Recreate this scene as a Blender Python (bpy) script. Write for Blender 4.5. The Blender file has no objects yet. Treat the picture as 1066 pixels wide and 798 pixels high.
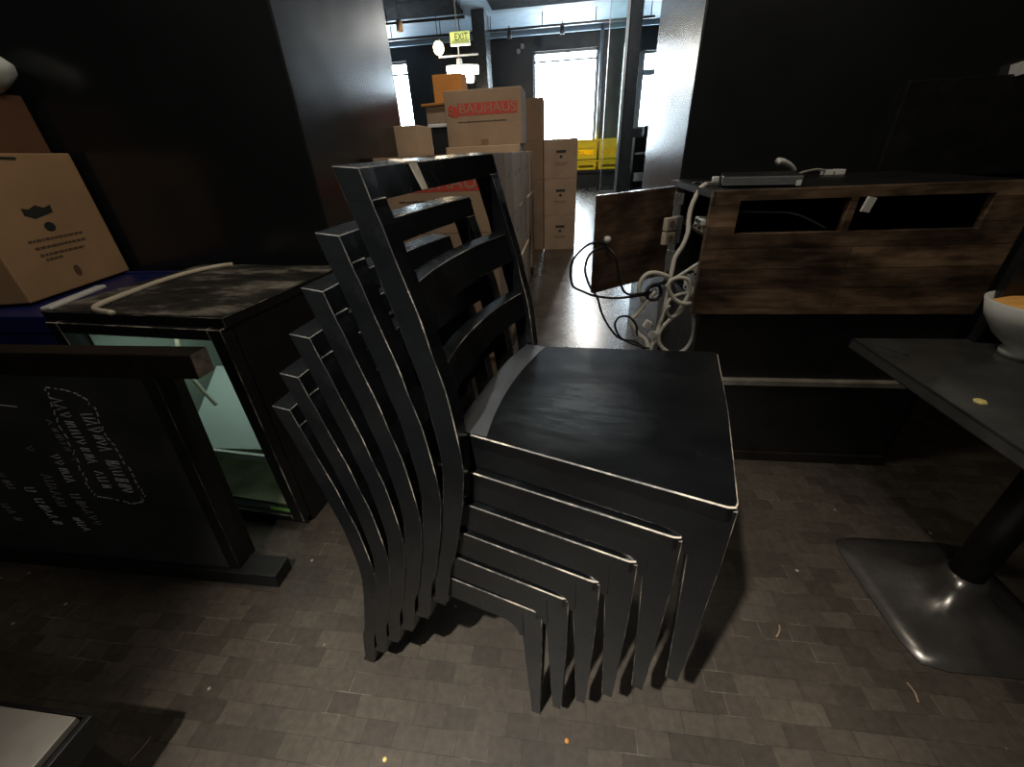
import bpy, bmesh, math, random
from mathutils import Vector, Matrix, Euler
random.seed(7)
SC = bpy.context.scene
COL = SC.collection
PI = math.pi

# ------------------------------------------------------------------ materials
def new_mat(name):
    m = bpy.data.materials.new(name); m.use_nodes = True
    nt = m.node_tree; b = nt.nodes['Principled BSDF']
    return m, nt, b

def nd(nt, typ, **kw):
    n = nt.nodes.new(typ)
    for k, v in kw.items():
        if k in n.inputs: n.inputs[k].default_value = v
        else: setattr(n, k, v)
    return n

def coords(nt, scale=(1, 1, 1), kind='Object', loc=(0, 0, 0), rot=(0, 0, 0)):
    tc = nd(nt, 'ShaderNodeTexCoord'); mp = nd(nt, 'ShaderNodeMapping')
    mp.inputs['Scale'].default_value = scale; mp.inputs['Location'].default_value = loc
    mp.inputs['Rotation'].default_value = rot
    nt.links.new(tc.outputs[kind], mp.inputs['Vector'])
    return mp.outputs['Vector']

def ramp(nt, fac, stops):
    r = nd(nt, 'ShaderNodeValToRGB')
    el = r.color_ramp.elements
    while len(el) < len(stops): el.new(0.5)
    for e, (p, c) in zip(el, stops):
        e.position = p; e.color = (*c, 1) if len(c) == 3 else c
    nt.links.new(fac, r.inputs['Fac'])
    return r.outputs['Color']

def noise(nt, vec, scale, detail=4, rough=.55):
    n = nd(nt, 'ShaderNodeTexNoise'); n.inputs['Scale'].default_value = scale
    n.inputs['Detail'].default_value = detail; n.inputs['Roughness'].default_value = rough
    nt.links.new(vec, n.inputs['Vector'])
    return n.outputs['Fac']

def mixc(nt, fac, a, b, mode='MIX'):
    m = nd(nt, 'ShaderNodeMix', data_type='RGBA', blend_type=mode)
    for sock, v in ((m.inputs[0], fac), (m.inputs[6], a), (m.inputs[7], b)):
        if isinstance(v, (int, float)): sock.default_value = v
        elif isinstance(v, tuple): sock.default_value = (*v, 1) if len(v) == 3 else v
        else: nt.links.new(v, sock)
    return m.outputs[2]

def g(v): return (v, v, v)

def simple(name, col, rough=.5, var=.25, scale=9, bump=0, metal=0, kind='Object', spec=.5, rvar=.1):
    m, nt, b = new_mat(name)
    v = coords(nt, kind=kind)
    f = noise(nt, v, scale)
    c0 = tuple(max(0, c * (1 - var)) for c in col); c1 = tuple(min(1, c * (1 + var)) for c in col)
    nt.links.new(ramp(nt, f, [(.3, c0), (.7, c1)]), b.inputs['Base Color'])
    nt.links.new(ramp(nt, noise(nt, v, scale * 2.3), [(.3, g(max(.02, rough - rvar))), (.7, g(min(1, rough + rvar)))]), b.inputs['Roughness'])
    b.inputs['Metallic'].default_value = metal
    b.inputs['Specular IOR Level'].default_value = spec
    if bump:
        bp = nd(nt, 'ShaderNodeBump'); bp.inputs['Strength'].default_value = bump; bp.inputs['Distance'].default_value = .004
        nt.links.new(noise(nt, v, scale * 6, 6), bp.inputs['Height']); nt.links.new(bp.outputs['Normal'], b.inputs['Normal'])
    return m

def emit(name, col, s):
    m, nt, b = new_mat(name)
    b.inputs['Base Color'].default_value = (*col, 1)
    b.inputs['Emission Color'].default_value = (*col, 1); b.inputs['Emission Strength'].default_value = s
    # a faint unevenness so that the source is not perfectly flat
    v = coords(nt); nt.links.new(ramp(nt, noise(nt, v, 2.), [(.2, tuple(c * .92 for c in col)), (.8, col)]), b.inputs['Emission Color'])
    return m

def m_lacquer(name='black_lacquer', k=1., r0=.15, r1=.32, spec=.33):
    m, nt, b = new_mat(name); b.inputs['Specular IOR Level'].default_value = spec
    v = coords(nt)
    f = noise(nt, v, 7, 6)
    base = ramp(nt, f, [(.35, (.0028 * k, .0032 * k, .0037 * k)), (.7, (.0062 * k, .0070 * k, .0078 * k))])
    sc = noise(nt, coords(nt, (5, 5, 5)), 3, 7, .65)
    base = mixc(nt, ramp(nt, sc, [(.60, g(0)), (.80, g(.4))]), base, (.017, .018, .019))
    nt.links.new(base, b.inputs['Base Color'])
    nt.links.new(ramp(nt, noise(nt, coords(nt, (2, 5, 2), rot=(0, 0, .6)), 3.5, 7), [(.32, g(r0)), (.68, g(r1))]), b.inputs['Roughness'])
    bp = nd(nt, 'ShaderNodeBump'); bp.inputs['Strength'].default_value = .08; bp.inputs['Distance'].default_value = .003
    nt.links.new(noise(nt, v, 60, 4), bp.inputs['Height']); nt.links.new(bp.outputs['Normal'], b.inputs['Normal'])
    return m

def m_seat():
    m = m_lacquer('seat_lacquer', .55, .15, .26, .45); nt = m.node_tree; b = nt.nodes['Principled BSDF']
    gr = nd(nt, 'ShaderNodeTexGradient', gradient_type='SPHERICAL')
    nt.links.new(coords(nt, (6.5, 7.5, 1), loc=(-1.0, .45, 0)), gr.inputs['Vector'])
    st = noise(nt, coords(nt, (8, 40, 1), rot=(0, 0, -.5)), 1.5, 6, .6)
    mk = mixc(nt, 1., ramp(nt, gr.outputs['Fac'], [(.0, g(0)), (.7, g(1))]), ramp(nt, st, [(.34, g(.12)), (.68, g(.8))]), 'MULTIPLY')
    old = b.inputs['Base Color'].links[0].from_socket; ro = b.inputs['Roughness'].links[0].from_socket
    nt.links.new(mixc(nt, mk, old, (.026, .032, .037)), b.inputs['Base Color'])  # scuffs, with a bluish sheen painted into the seat colour
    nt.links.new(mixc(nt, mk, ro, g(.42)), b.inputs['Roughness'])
    return m

def m_worn(name='worn_edge', p0=.46, p1=.55, p2=.66):
    m, nt, b = new_mat(name)
    f = noise(nt, coords(nt), 9, 7, .7)
    nt.links.new(ramp(nt, f, [(p0, (.014, .014, .014)), (p1, (.10, .092, .082)), (p2, (.46, .40, .32))]), b.inputs['Base Color'])
    b.inputs['Roughness'].default_value = .55
    return m

def m_floor():
    m, nt, b = new_mat('wood_block_floor')
    v = coords(nt)
    br = nd(nt, 'ShaderNodeTexBrick'); nt.links.new(v, br.inputs['Vector'])
    br.offset = .5; br.squash = 1
    br.inputs['Scale'].default_value = 1; br.inputs['Brick Width'].default_value = .076; br.inputs['Row Height'].default_value = .048
    br.inputs['Mortar Size'].default_value = .0011; br.inputs['Mortar Smooth'].default_value = .6; br.inputs['Bias'].default_value = 0
    br.inputs['Color1'].default_value = (.036, .029, .022, 1); br.inputs['Color2'].default_value = (.066, .054, .041, 1)
    gr = noise(nt, coords(nt, (1, 1, 1)), 8, 7)
    joint = ramp(nt, gr, [(.40, (.017, .013, .010)), (.52, (.04, .032, .025)), (.66, (.14, .12, .095))])
    nt.links.new(joint, br.inputs['Mortar'])
    col = br.outputs['Color']
    big = noise(nt, coords(nt), 1.7, 5)
    col = mixc(nt, 1.0, col, ramp(nt, big, [(.3, g(.62)), (.7, g(1.25))]), 'MULTIPLY')
    fine = noise(nt, coords(nt), 55, 5)
    col = mixc(nt, .6, col, ramp(nt, fine, [(.25, g(.55)), (.75, g(1.4))]), 'MULTIPLY')
    sp = nd(nt, 'ShaderNodeTexVoronoi'); sp.inputs['Scale'].default_value = 11; nt.links.new(v, sp.inputs['Vector'])
    speck = ramp(nt, sp.outputs['Distance'], [(.035, g(1)), (.06, g(0))])
    col = mixc(nt, speck, col, (.30, .26, .20))
    nt.links.new(col, b.inputs['Base Color'])
    # the boards of the back hall are polished, the blocks among the tables are worn dull
    sx = nd(nt, 'ShaderNodeSeparateXYZ'); nt.links.new(v, sx.inputs[0])
    mr = nd(nt, 'ShaderNodeMapRange'); nt.links.new(sx.outputs['Y'], mr.inputs['Value'])
    for k, val in (('From Min', 1.2), ('From Max', 2.6), ('To Min', .26), ('To Max', 0.)): mr.inputs[k].default_value = val
    ad = nd(nt, 'ShaderNodeMath', operation='ADD'); nt.links.new(ramp(nt, noise(nt, v, 6, 5), [(.3, g(.22)), (.7, g(.29))]), ad.inputs[0]); nt.links.new(mr.outputs[0], ad.inputs[1])
    nt.links.new(ad.outputs[0], b.inputs['Roughness'])
    b.inputs['Specular IOR Level'].default_value = .5
    bp = nd(nt, 'ShaderNodeBump'); bp.inputs['Strength'].default_value = .10; bp.inputs['Distance'].default_value = .003
    h = mixc(nt, .5, br.outputs['Color'], fine)
    nt.links.new(h, bp.inputs['Height']); nt.links.new(bp.outputs['Normal'], b.inputs['Normal'])
    return m

def m_wood(name, cols, pw=.9, ph=.068, rough=.45, axis='XZ'):
    m, nt, b = new_mat(name)
    rot = (PI / 2, 0, 0) if axis == 'XZ' else (0, 0, 0)
    v = coords(nt, rot=rot)
    br = nd(nt, 'ShaderNodeTexBrick'); nt.links.new(v, br.inputs['Vector'])
    br.inputs['Scale'].default_value = 1; br.inputs['Brick Width'].default_value = pw; br.inputs['Row Height'].default_value = ph
    br.inputs['Mortar Size'].default_value = .0008; br.inputs['Bias'].default_value = -.1
    br.inputs['Color1'].default_value = (*cols[0], 1); br.inputs['Color2'].default_value = (*cols[1], 1); br.inputs['Mortar'].default_value = (*cols[2], 1)
    grain = noise(nt, coords(nt, (3, 40, 40) if axis == 'XZ' else (3, 40, 40)), 2.2, 7)
    c = mixc(nt, .85, br.outputs['Color'], ramp(nt, grain, [(.25, g(.45)), (.75, g(1.5))]), 'MULTIPLY')
    st = noise(nt, coords(nt, (3.2, 3.2, 9)), 1.6, 6)
    c = mixc(nt, .9, c, ramp(nt, st, [(.36, g(.22)), (.5, g(.8)), (.66, g(1.75))]), 'MULTIPLY')
    nt.links.new(c, b.inputs['Base Color'])
    nt.links.new(ramp(nt, grain, [(.3, g(rough - .1)), (.7, g(rough + .12))]), b.inputs['Roughness'])
    bp = nd(nt, 'ShaderNodeBump'); bp.inputs['Strength'].default_value = .2; bp.inputs['Distance'].default_value = .002
    nt.links.new(grain, bp.inputs['Height']); nt.links.new(bp.outputs['Normal'], b.inputs['Normal'])
    return m

def m_card(name, col):
    m, nt, b = new_mat(name)
    v = coords(nt)
    f = noise(nt, v, 5, 5)
    c = ramp(nt, f, [(.3, tuple(x * .86 for x in col)), (.7, tuple(x * 1.1 for x in col))])
    fl = noise(nt, coords(nt, (2, 2, 160)), 3, 2)
    c = mixc(nt, .25, c, ramp(nt, fl, [(.3, g(.8)), (.7, g(1.15))]), 'MULTIPLY')
    nt.links.new(c, b.inputs['Base Color']); b.inputs['Roughness'].default_value = .95
    b.inputs['Specular IOR Level'].default_value = .12
    return m

def m_thin_glass(name, tint=(.93, .98, .95)):
    m, nt, b = new_mat(name)
    nt.nodes.remove(b)
    out = nt.nodes['Material Output']
    t = nd(nt, 'ShaderNodeBsdfTransparent'); t.inputs['Color'].default_value = (*tint, 1)
    gl = nd(nt, 'ShaderNodeBsdfGlossy'); gl.inputs['Roughness'].default_value = .06
    lw = nd(nt, 'ShaderNodeLayerWeight'); lw.inputs['Blend'].default_value = .5
    fr = nd(nt, 'ShaderNodeMath', operation='POWER'); nt.links.new(lw.outputs['Facing'], fr.inputs[0]); fr.inputs[1].default_value = 4.
    fm = nd(nt, 'ShaderNodeMath', operation='MULTIPLY_ADD'); nt.links.new(fr.outputs[0], fm.inputs[0]); fm.inputs[1].default_value = .6; fm.inputs[2].default_value = .03; fr = fm
    mx = nd(nt, 'ShaderNodeMixShader')
    nt.links.new(fr.outputs[0], mx.inputs[0]); nt.links.new(t.outputs[0], mx.inputs[1]); nt.links.new(gl.outputs[0], mx.inputs[2])
    nt.links.new(mx.outputs[0], out.inputs['Surface'])
    return m

def m_chalkboard():
    m, nt, b = new_mat('chalkboard')
    v = coords(nt)
    f = noise(nt, coords(nt, (1, 1, 1.4)), 4, 6)
    c = ramp(nt, f, [(.35, (.015, .016, .017)), (.72, (.045, .046, .047))])
    nt.links.new(c, b.inputs['Base Color']); b.inputs['Roughness'].default_value = .75
    return m

def m_worn_top():
    m, nt, b = new_mat('scuffed_black_top')
    f = noise(nt, coords(nt, (1.2, 3, 1)), 3.2, 8, .7)
    c = ramp(nt, f, [(.38, (.008, .008, .008)), (.5, (.035, .032, .026)), (.60, (.20, .18, .145)), (.72, (.36, .33, .27))])
    nt.links.new(c, b.inputs['Base Color']); b.inputs['Roughness'].default_value = .6
    return m

M = dict(
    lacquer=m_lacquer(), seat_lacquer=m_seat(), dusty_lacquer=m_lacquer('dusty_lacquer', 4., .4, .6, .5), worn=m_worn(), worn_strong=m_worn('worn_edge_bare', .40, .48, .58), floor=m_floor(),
    wall=simple('black_wall_paint', (.0125, .0140, .0155), .24, .15, 3, .02, spec=.5, rvar=.02),
    backwall=simple('black_back_wall', (.014, .015, .016), .5, .3, 2, .1),
    ceil=simple('white_ceiling', (.17, .225, .275), .6, .06, 1.5),
    darkceil=simple('black_ceiling', (.005, .005, .0055), .9, .2, 2, spec=.05),
    wood=m_wood('reclaimed_planks', ((.23, .148, .088), (.10, .064, .042), (.026, .019, .013))),
    doorwood=m_wood('dark_veneer', ((.15, .092, .060), (.12, .074, .048), (.09, .058, .036)), 3., .5),
    blackwood=simple('black_board', (.009, .009, .0095), .42, .3, 6, .1),
    blacktop=simple('black_table_top', (.042, .042, .040), .18, .25, 14, .05, rvar=.05),
    paleledge=simple('worn_pale_edge', (.22, .20, .165), .6, .3, 14),
    card=m_card('cardboard', (.335, .235, .155)), card_dark=m_card('cardboard_dark', (.205, .135, .085)),
    card_light=m_card('cardboard_light', (.42, .31, .21)), card_orange=m_card('cardboard_orange', (.55, .235, .06)),
    card_red=m_card('cardboard_red', (.115, .058, .032)), card_warm=m_card('cardboard_warm', (.40, .245, .130)),
    ink_red=simple('red_ink', (.47, .055, .035), .7, .1, 30), ink_black=simple('black_ink', (.02, .02, .018), .8, .2, 30),
    ink_brown=simple('faded_ink', (.105, .062, .036), .8, .15, 30),
    tape=simple('parcel_tape', (.20, .125, .06), .35, .1, 20),
    blue=simple('blue_plastic', (.010, .018, .115), .4, .15, 8), yellow=simple('yellow_plastic', (.80, .56, .01), .35, .06, 6),
    white=simple('white_plastic', (.70, .70, .66), .42, .05, 14), cable_white=simple('white_cable', (.66, .64, .56), .45, .06, 20),
    cable_cream=simple('cream_cable', (.60, .53, .40), .5, .08, 20), cable_black=simple('black_cable', (.012, .012, .013), .4, .2, 20),
    grey=simple('grey_metal', (.22, .23, .24), .35, .12, 12, metal=.6), greyplastic=simple('grey_plastic', (.20, .21, .22), .45, .1, 20),
    silver=simple('silver', (.55, .55, .53), .3, .08, 20, metal=.8),
    steel=simple('dark_steel', (.13, .12, .11), .30, .3, 9, .04, metal=.75, rvar=.06),
    chalkboard=m_chalkboard(), chalk=simple('chalk', (.46, .465, .48), .9, .45, 60), chalk_dim=simple('faint_chalk', (.20, .20, .215), .9, .5, 60),
    frameblack=simple('rough_black_timber', (.007, .0065, .006), .55, .4, 10, .3), endgrain=simple('bare_end_grain', (.13, .11, .085), .75, .5, 40, .2),
    brownbeam=simple('stained_black_timber', (.0085, .006, .004), .5, .5, 7, .3),
    worntop=m_worn_top(), fridge_in=simple('pale_green_liner', (.36, .41, .36), .5, .12, 3),
    fridge_dirty=simple('dirty_liner', (.55, .49, .34), .6, .5, 5), glass=m_thin_glass('thin_glass'),
    milk=simple('milky_plastic', (.60, .67, .65), .4, .06, 4), green=simple('green_label', (.22, .50, .10), .6, .1, 20),
    greyboard=simple('grey_board_top', (.17, .155, .135), .65, .25, 5, .1), bowl_in=simple('orange_food', (.78, .40, .10), .6, .2, 25),
    paper=simple('paper', (.72, .72, .70), .8, .05, 20), chip=simple('bare_chip', (.60, .56, .46), .7, .35, 30),
    amber=simple('yellow_chip', (.72, .60, .22), .6, .15, 30), bag=simple('white_bag', (.62, .65, .62), .5, .1, 9, .5),
    window=emit('daylight', (.74, .89, 1.0), 28.0), bulb=emit('warm_bulb', (1., .80, .52), 9.0), tube=emit('lit_shade', (1., .95, .85), 7.0),
    exit=emit('exit_sign_face', (.62, .72, .22), .55), winframe=simple('grey_window_frame', (.30, .32, .34), .5, .08, 3),
    pallet=simple('pallet_wood', (.20, .135, .08), .75, .25, 9), brass=simple('brass', (.55, .40, .15), .3, .1, 20, metal=.9),
)

# ------------------------------------------------------------------ mesh builder
class MB:
    def __init__(s): s.bm = bmesh.new()
    def hexa(s, c):           # 8 corners: 4 below (ccw), 4 above (ccw)
        v = [s.bm.verts.new(p) for p in c]
        for f in ((3, 2, 1, 0), (4, 5, 6, 7), (0, 1, 5, 4), (1, 2, 6, 5), (2, 3, 7, 6), (3, 0, 4, 7)):
            s.bm.faces.new([v[i] for i in f])
        return s
    def box(s, a, b, rot=None, piv=None):
        x0, y0, z0 = a; x1, y1, z1 = b
        c = [Vector(p) for p in ((x0, y0, z0), (x1, y0, z0), (x1, y1, z0), (x0, y1, z0), (x0, y0, z1), (x1, y0, z1), (x1, y1, z1), (x0, y1, z1))]
        if rot is not None:
            p = Vector(piv) if piv is not None else sum(c, Vector()) / 8
            R = Euler(rot).to_matrix(); c = [p + R @ (q - p) for q in c]
        return s.hexa(c)
    def prism(s, poly, y0, y1):   # poly of (x,z) counter-clockwise seen from -y; y0,y1 numbers or functions of (x,z)
        fy = lambda f, x, z: f(x, z) if callable(f) else f
        A = [s.bm.verts.new((x, fy(y0, x, z), z)) for x, z in poly]
        B = [s.bm.verts.new((x, fy(y1, x, z), z)) for x, z in poly]
        s.bm.faces.new(A); s.bm.faces.new(B[::-1])
        n = len(poly)
        for i in range(n):
            j = (i + 1) % n
            s.bm.faces.new((A[j], A[i], B[i], B[j]))
        return s
    def strip(s, rings, close=True, cap=True):   # loft of equal rings
        V = [[s.bm.verts.new(p) for p in r] for r in rings]
        n = len(V[0])
        for a, b in zip(V, V[1:]):
            for i in range(n if close else n - 1):
                j = (i + 1) % n
                s.bm.faces.new((a[i], a[j], b[j], b[i]))
        if cap and close:
            s.bm.faces.new(V[0][::-1]); s.bm.faces.new(V[-1])
        return s
    def tube(s, pts, r, seg=8, smooth=True, flat=1.0):
        P = [Vector(p) for p in pts]
        if smooth and len(P) > 2:
            Q = []
            for i in range(len(P) - 1):
                p0 = P[max(i - 1, 0)]; p1 = P[i]; p2 = P[i + 1]; p3 = P[min(i + 2, len(P) - 1)]
                for k in range(5):
                    t = k / 5
                    Q.append(.5 * ((2 * p1) + (p2 - p0) * t + (2 * p0 - 5 * p1 + 4 * p2 - p3) * t * t + (3 * p1 - p0 - 3 * p2 + p3) * t ** 3))
            Q.append(P[-1]); P = Q
        up = Vector((0, 0, 1)); rings = []
        N = None
        for i, p in enumerate(P):
            t = (P[min(i + 1, len(P) - 1)] - P[max(i - 1, 0)]).normalized()
            if N is None:
                N = t.orthogonal().normalized() if abs(t.dot(up)) > .99 else (up - up.dot(t) * t).normalized()
            N = (N - N.dot(t) * t).normalized(); Bn = t.cross(N)
            rr = r(i / (len(P) - 1)) if callable(r) else r
            rings.append([p + (N * math.cos(a) * flat + Bn * math.sin(a)) * rr for a in [2 * PI * k / seg for k in range(seg)]])
        return s.strip(rings)
    def lathe(s, prof, c=(0, 0, 0), seg=28, rot=None):
        R = Euler(rot).to_matrix() if rot else Matrix.Identity(3); c = Vector(c)
        rings = [[c + R @ Vector((r * math.cos(2 * PI * k / seg), r * math.sin(2 * PI * k / seg), z)) for k in range(seg)] for r, z in prof]
        return s.strip(rings)
    def cyl(s, a, b, r, seg=16):
        return s.tube([a, b], r, seg, smooth=False)
    def mesh(s, name, mats, smooth=False):
        bmesh.ops.recalc_face_normals(s.bm, faces=s.bm.faces)
        me = bpy.data.meshes.new(name); s.bm.to_mesh(me); s.bm.free()
        for m in (mats if isinstance(mats, (list, tuple)) else [mats]): me.materials.append(m)
        if smooth:
            for p in me.polygons: p.use_smooth = True
        return me
    def build(s, name, mats, parent=None, world=True, smooth=False, bevel=0, bmat=-1, seg=2, label=None, sub=0, wedge=None):
        if parent is not None and world:
            pm = world_matrix(parent).inverted()
            bmesh.ops.transform(s.bm, matrix=pm, verts=s.bm.verts)
        me = s.mesh(name, mats, smooth)
        o = bpy.data.objects.new(name, me); COL.objects.link(o)
        if parent is not None: o.parent = parent
        else:                                   # give the thing its own origin at the middle of its base
            xs = [v.co for v in me.vertices]
            c = Vector(((min(p.x for p in xs) + max(p.x for p in xs)) / 2, (min(p.y for p in xs) + max(p.y for p in xs)) / 2, min(p.z for p in xs)))
            if name != 'floor':
                me.transform(Matrix.Translation(-c)); o.location = c
        if bevel:
            bv = o.modifiers.new('bevel', 'BEVEL'); bv.width = bevel; bv.segments = seg; bv.limit_method = 'ANGLE'; bv.angle_limit = math.radians(35)
            if bmat >= 0: bv.material = bmat
            if wedge:
                at = me.attributes.new('bevel_weight_edge', 'FLOAT', 'EDGE')
                for e in me.edges:
                    a, c = (me.vertices[i].co for i in e.vertices); at.data[e.index].value = 1.0 if wedge(a, c) else 0.0
                bv.limit_method = 'WEIGHT'
        if sub:
            sm = o.modifiers.new('subsurf', 'SUBSURF'); sm.levels = sub; sm.render_levels = sub
        if label: o['label'] = label
        return o

def world_matrix(o):
    m = Matrix.LocRotScale(o.location, o.rotation_euler, o.scale)
    return world_matrix(o.parent) @ m if o.parent else m

def tag(o, label, cat, group=None, kind=None):
    o['label'] = label; o['category'] = cat
    if group: o['group'] = group
    if kind: o['kind'] = kind
    return o

def thing(name, label, cat, loc=(0, 0, 0), rotz=0, group=None):
    o = bpy.data.objects.new(name, None); COL.objects.link(o)
    o.empty_display_size = .05
    o.location = loc; o.rotation_euler = (0, 0, rotz)
    return tag(o, label, cat, group)

def struct(o, label=None):
    o['kind'] = 'structure'
    if label: o['label'] = label
    return o

def copy_tree(o, parent=None):
    c = o.copy(); COL.objects.link(c)
    if parent is not None: c.parent = parent
    for ch in list(o.children): copy_tree(ch, c)
    return c

def text_mesh(name, s, size, mat, parent, loc, rot, width=None, depth=.0004):
    cu = bpy.data.curves.new(name, 'FONT'); cu.body = s; cu.size = size; cu.align_x = 'CENTER'; cu.align_y = 'CENTER'; cu.extrude = depth
    ob = bpy.data.objects.new(name, cu); COL.objects.link(ob)
    dg = bpy.context.evaluated_depsgraph_get(); dg.update()
    me = bpy.data.meshes.new_from_object(ob.evaluated_get(dg))
    bpy.data.objects.remove(ob)
    if width:
        w = max(v.co.x for v in me.vertices) - min(v.co.x for v in me.vertices)
        me.transform(Matrix.Scale(width / w, 4, (1, 0, 0)))
    me.materials.clear(); me.materials.append(mat)
    o = bpy.data.objects.new(name, me); COL.objects.link(o); o.parent = parent
    o.location = loc; o.rotation_euler = rot
    return o

# ------------------------------------------------------------------ the setting
YB = 16.5; ZC = 4.4
b = MB(); b.box((-9, -5, -.12), (7, YB + .3, 0)); struct(b.build('floor', M['floor']))
b = MB(); b.box((-9, 2.72, ZC), (7, YB + .3, ZC + .2)); struct(b.build('ceiling', M['ceil']))
b = MB(); b.box((-9, -5, 2.95), (7, 2.72, 3.1)); struct(b.build('ceiling', M['darkceil']))
b = MB(); b.box((-9, 1.66, 0), (-.985, 2.74, ZC)); struct(b.build('wall_left', M['wall'], bevel=.006))
b = MB(); b.box((.51, 2.1, 0), (7, 3.1, ZC)); struct(b.build('wall_right', M['wall'], bevel=.006))
b = MB(); b.box((-9.2, -5, 0), (-9, YB, ZC)); struct(b.build('wall_far_left', M['backwall']))
b = MB(); b.box((7, -5, 0), (7.2, YB, ZC)); struct(b.build('wall_far_right', M['backwall']))
b = MB(); b.box((-9, -5.2, 0), (7, -5, 3.1)); struct(b.build('wall_front', M['backwall']))
# back wall with three openings (x0, x1, z0, z1)
WINS = [(-7.2, -5.44, 1.2, 4.0), (-1.16, .92, .95, 3.97), (2.20, 3.9, 1.72, 3.78)]
b = MB(); xs = [-9]
for w in WINS:
    b.box((xs[-1], YB, 0), (w[0], YB + .3, ZC)); b.box((w[0], YB, 0), (w[1], YB + .3, w[2])); b.box((w[0], YB, w[3]), (w[1], YB + .3, ZC)); xs.append(w[1])
b.box((xs[-1], YB, 0), (7, YB + .3, ZC)); struct(b.build('wall_back', M['backwall']))
for i, (x0, x1, z0, z1) in enumerate(WINS):
    t = bpy.data.objects.new('window_%d' % (i + 1), None); COL.objects.link(t); t.location = ((x0 + x1) / 2, YB + .2, z0); struct(t)
    e = .06
    b = MB(); b.box((x0, YB + .12, z0), (x0 + e, YB + .22, z1)); b.box((x1 - e, YB + .12, z0), (x1, YB + .22, z1)); b.box((x0, YB + .12, z0), (x1, YB + .22, z0 + e)); b.box((x0, YB + .12, z1 - e), (x1, YB + .22, z1))
    zt = (z1 - .28 if i == 1 else z1 - .36 if i == 0 else z1 - .62)
    b.box((x0, YB + .12, zt), (x1, YB + .22, zt + (.16 if i == 2 else .05)))
    if i == 1:
        b.box((-.06, YB + .12, zt), (-.02, YB + .22, z1))
        b.box((x1 - .42, YB + .16, z0), (x1 - .395, YB + .2, z0 + 1.2))
    if i == 2: b.box((x0, YB + .05, z0), (x0 + .20, YB + .22, z1))
    b.build('window_frame', M['winframe'], t)
    b = MB(); b.box((x0, YB + .24, z0), (x1, YB + .26, z1)); b.build('window_pane', M['window'], t)
# ceiling rafts, downstand beams and light rails of the back room
for (x0, x1, y0, y1) in ((-6.5, -2.75, 11.2, 13.5), (-1.98, 1.1, 10.5, 13.45), (1.9, 4.0, 10.5, 13.2)):
    b = MB(); b.box((x0, y0, ZC - .05), (x1, y1, ZC)); struct(b.build('ceiling_panel', M['darkceil']))
b = MB(); b.box((-6.9, 15.9, ZC - .12), (6, 16.0, ZC)); struct(b.build('trim_1', M['ceil']))
for (x0, x1, y, lab, gx) in ((-6.5, 2.2, 14.15, 'dark track rail running across below the white ceiling near the back wall', 0), (-6.5, -2.55, 12.66, 'dark track rail crossing in front of the upper left ceiling, nearer than the long rail', 0)):
    t = thing('track_rail', lab, 'track rail', ((x0 + x1) / 2, y, 4.06), group='ceiling track rails')
    b = MB(); b.box((x0, y - .025, 4.07), (x1, y + .025, 4.12)); b.build('rail', M['blackwood'], t)
    n = int((x1 - x0) / 1.4)
    for k in range(n + 1):
        xx = x0 + .1 + (x1 - x0 - .2) * k / n
        b = MB(); b.cyl((xx, y, 4.11), (xx, y, ZC), .012, 8); b.build('hanger', M['blackwood'], t)
def spot(x, y, z, lab, white=False):
    t = thing('track_spotlight', lab, 'spotlight', (x, y, z - .2), group='track spotlights')
    b = MB(); b.cyl((x, y, z - .02), (x, y, z + .10), .015, 8); b.build('stem', M['blackwood'], t)
    b = MB(); b.lathe([(.001, .0), (.055, .0), (.065, -.16), (.055, -.17), (.001, -.12)], (x, y, z), 16); b.build('lamp_head', M['greyplastic'] if white else M['blackwood'], t, smooth=True)
spot(-1.64, 14.15, 4.07, 'small spotlight on the long track rail between the two dark columns')
spot(-.2, 14.15, 4.07, 'small spotlight on the track rail above the middle of the tall window')
t = thing('hanging_lamp', 'unlit brownish cylinder pendant hanging at the top beside the left black wall', 'pendant lamp', (-3.33, 10, 3.36))
b = MB(); b.cyl((-3.33, 10, 3.52), (-3.33, 10, ZC), .008, 6); b.build('cord', M['cable_black'], t)
b = MB(); b.lathe([(.001, .16), (.06, .16), (.065, 0), (.058, 0), (.05, .14), (.001, .14)], (-3.33, 10, 3.36), 18); b.build('lamp_shade', M['card_dark'], t, smooth=True)
t = thing('globe_lamp', 'glowing warm globe pendant left of the exit sign', 'pendant lamp', (-2.59, 10, 2.95))
b = MB(); b.cyl((-2.59, 10, 3.18), (-2.59, 10, ZC), .008, 6); b.build('cord', M['cable_black'], t)
b = MB(); b.lathe([(.001, 3.2), (.04, 3.19), (.045, 3.15)], (-2.59, 10, 0), 16); b.build('cap', M['brass'], t)
b = MB(); b.lathe([(.001, .0)] + [(.105 * math.sin(a), .105 - .115 * math.cos(a)) for a in [PI * k / 10 for k in range(1, 10)]] + [(.001, .22)], (-2.59, 10, 2.95), 20); b.build('globe', M['bulb'], t, smooth=True)
t = thing('chandelier', 'bright white lamp cluster hanging on a bar under the exit sign', 'chandelier', (-2.12, 10, 2.46))
b = MB(); b.cyl((-2.19, 10, 2.74), (-2.19, 10, ZC), .012, 8); b.box((-2.6, 9.985, 2.9), (-1.8, 10.015, 2.925)); b.lathe([(.001, 2.74), (.07, 2.74), (.05, 2.86), (.001, 2.87)], (-2.19, 10, 0), 16); b.build('bar', M['greyplastic'], t)
b = MB(); b.tube([(-2.45, 10, 2.69), (-2.1, 10, 2.69), (-1.82, 10, 2.67)], .085, 14, flat=.9); b.build('lamp_shade', M['tube'], t, smooth=True)
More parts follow.
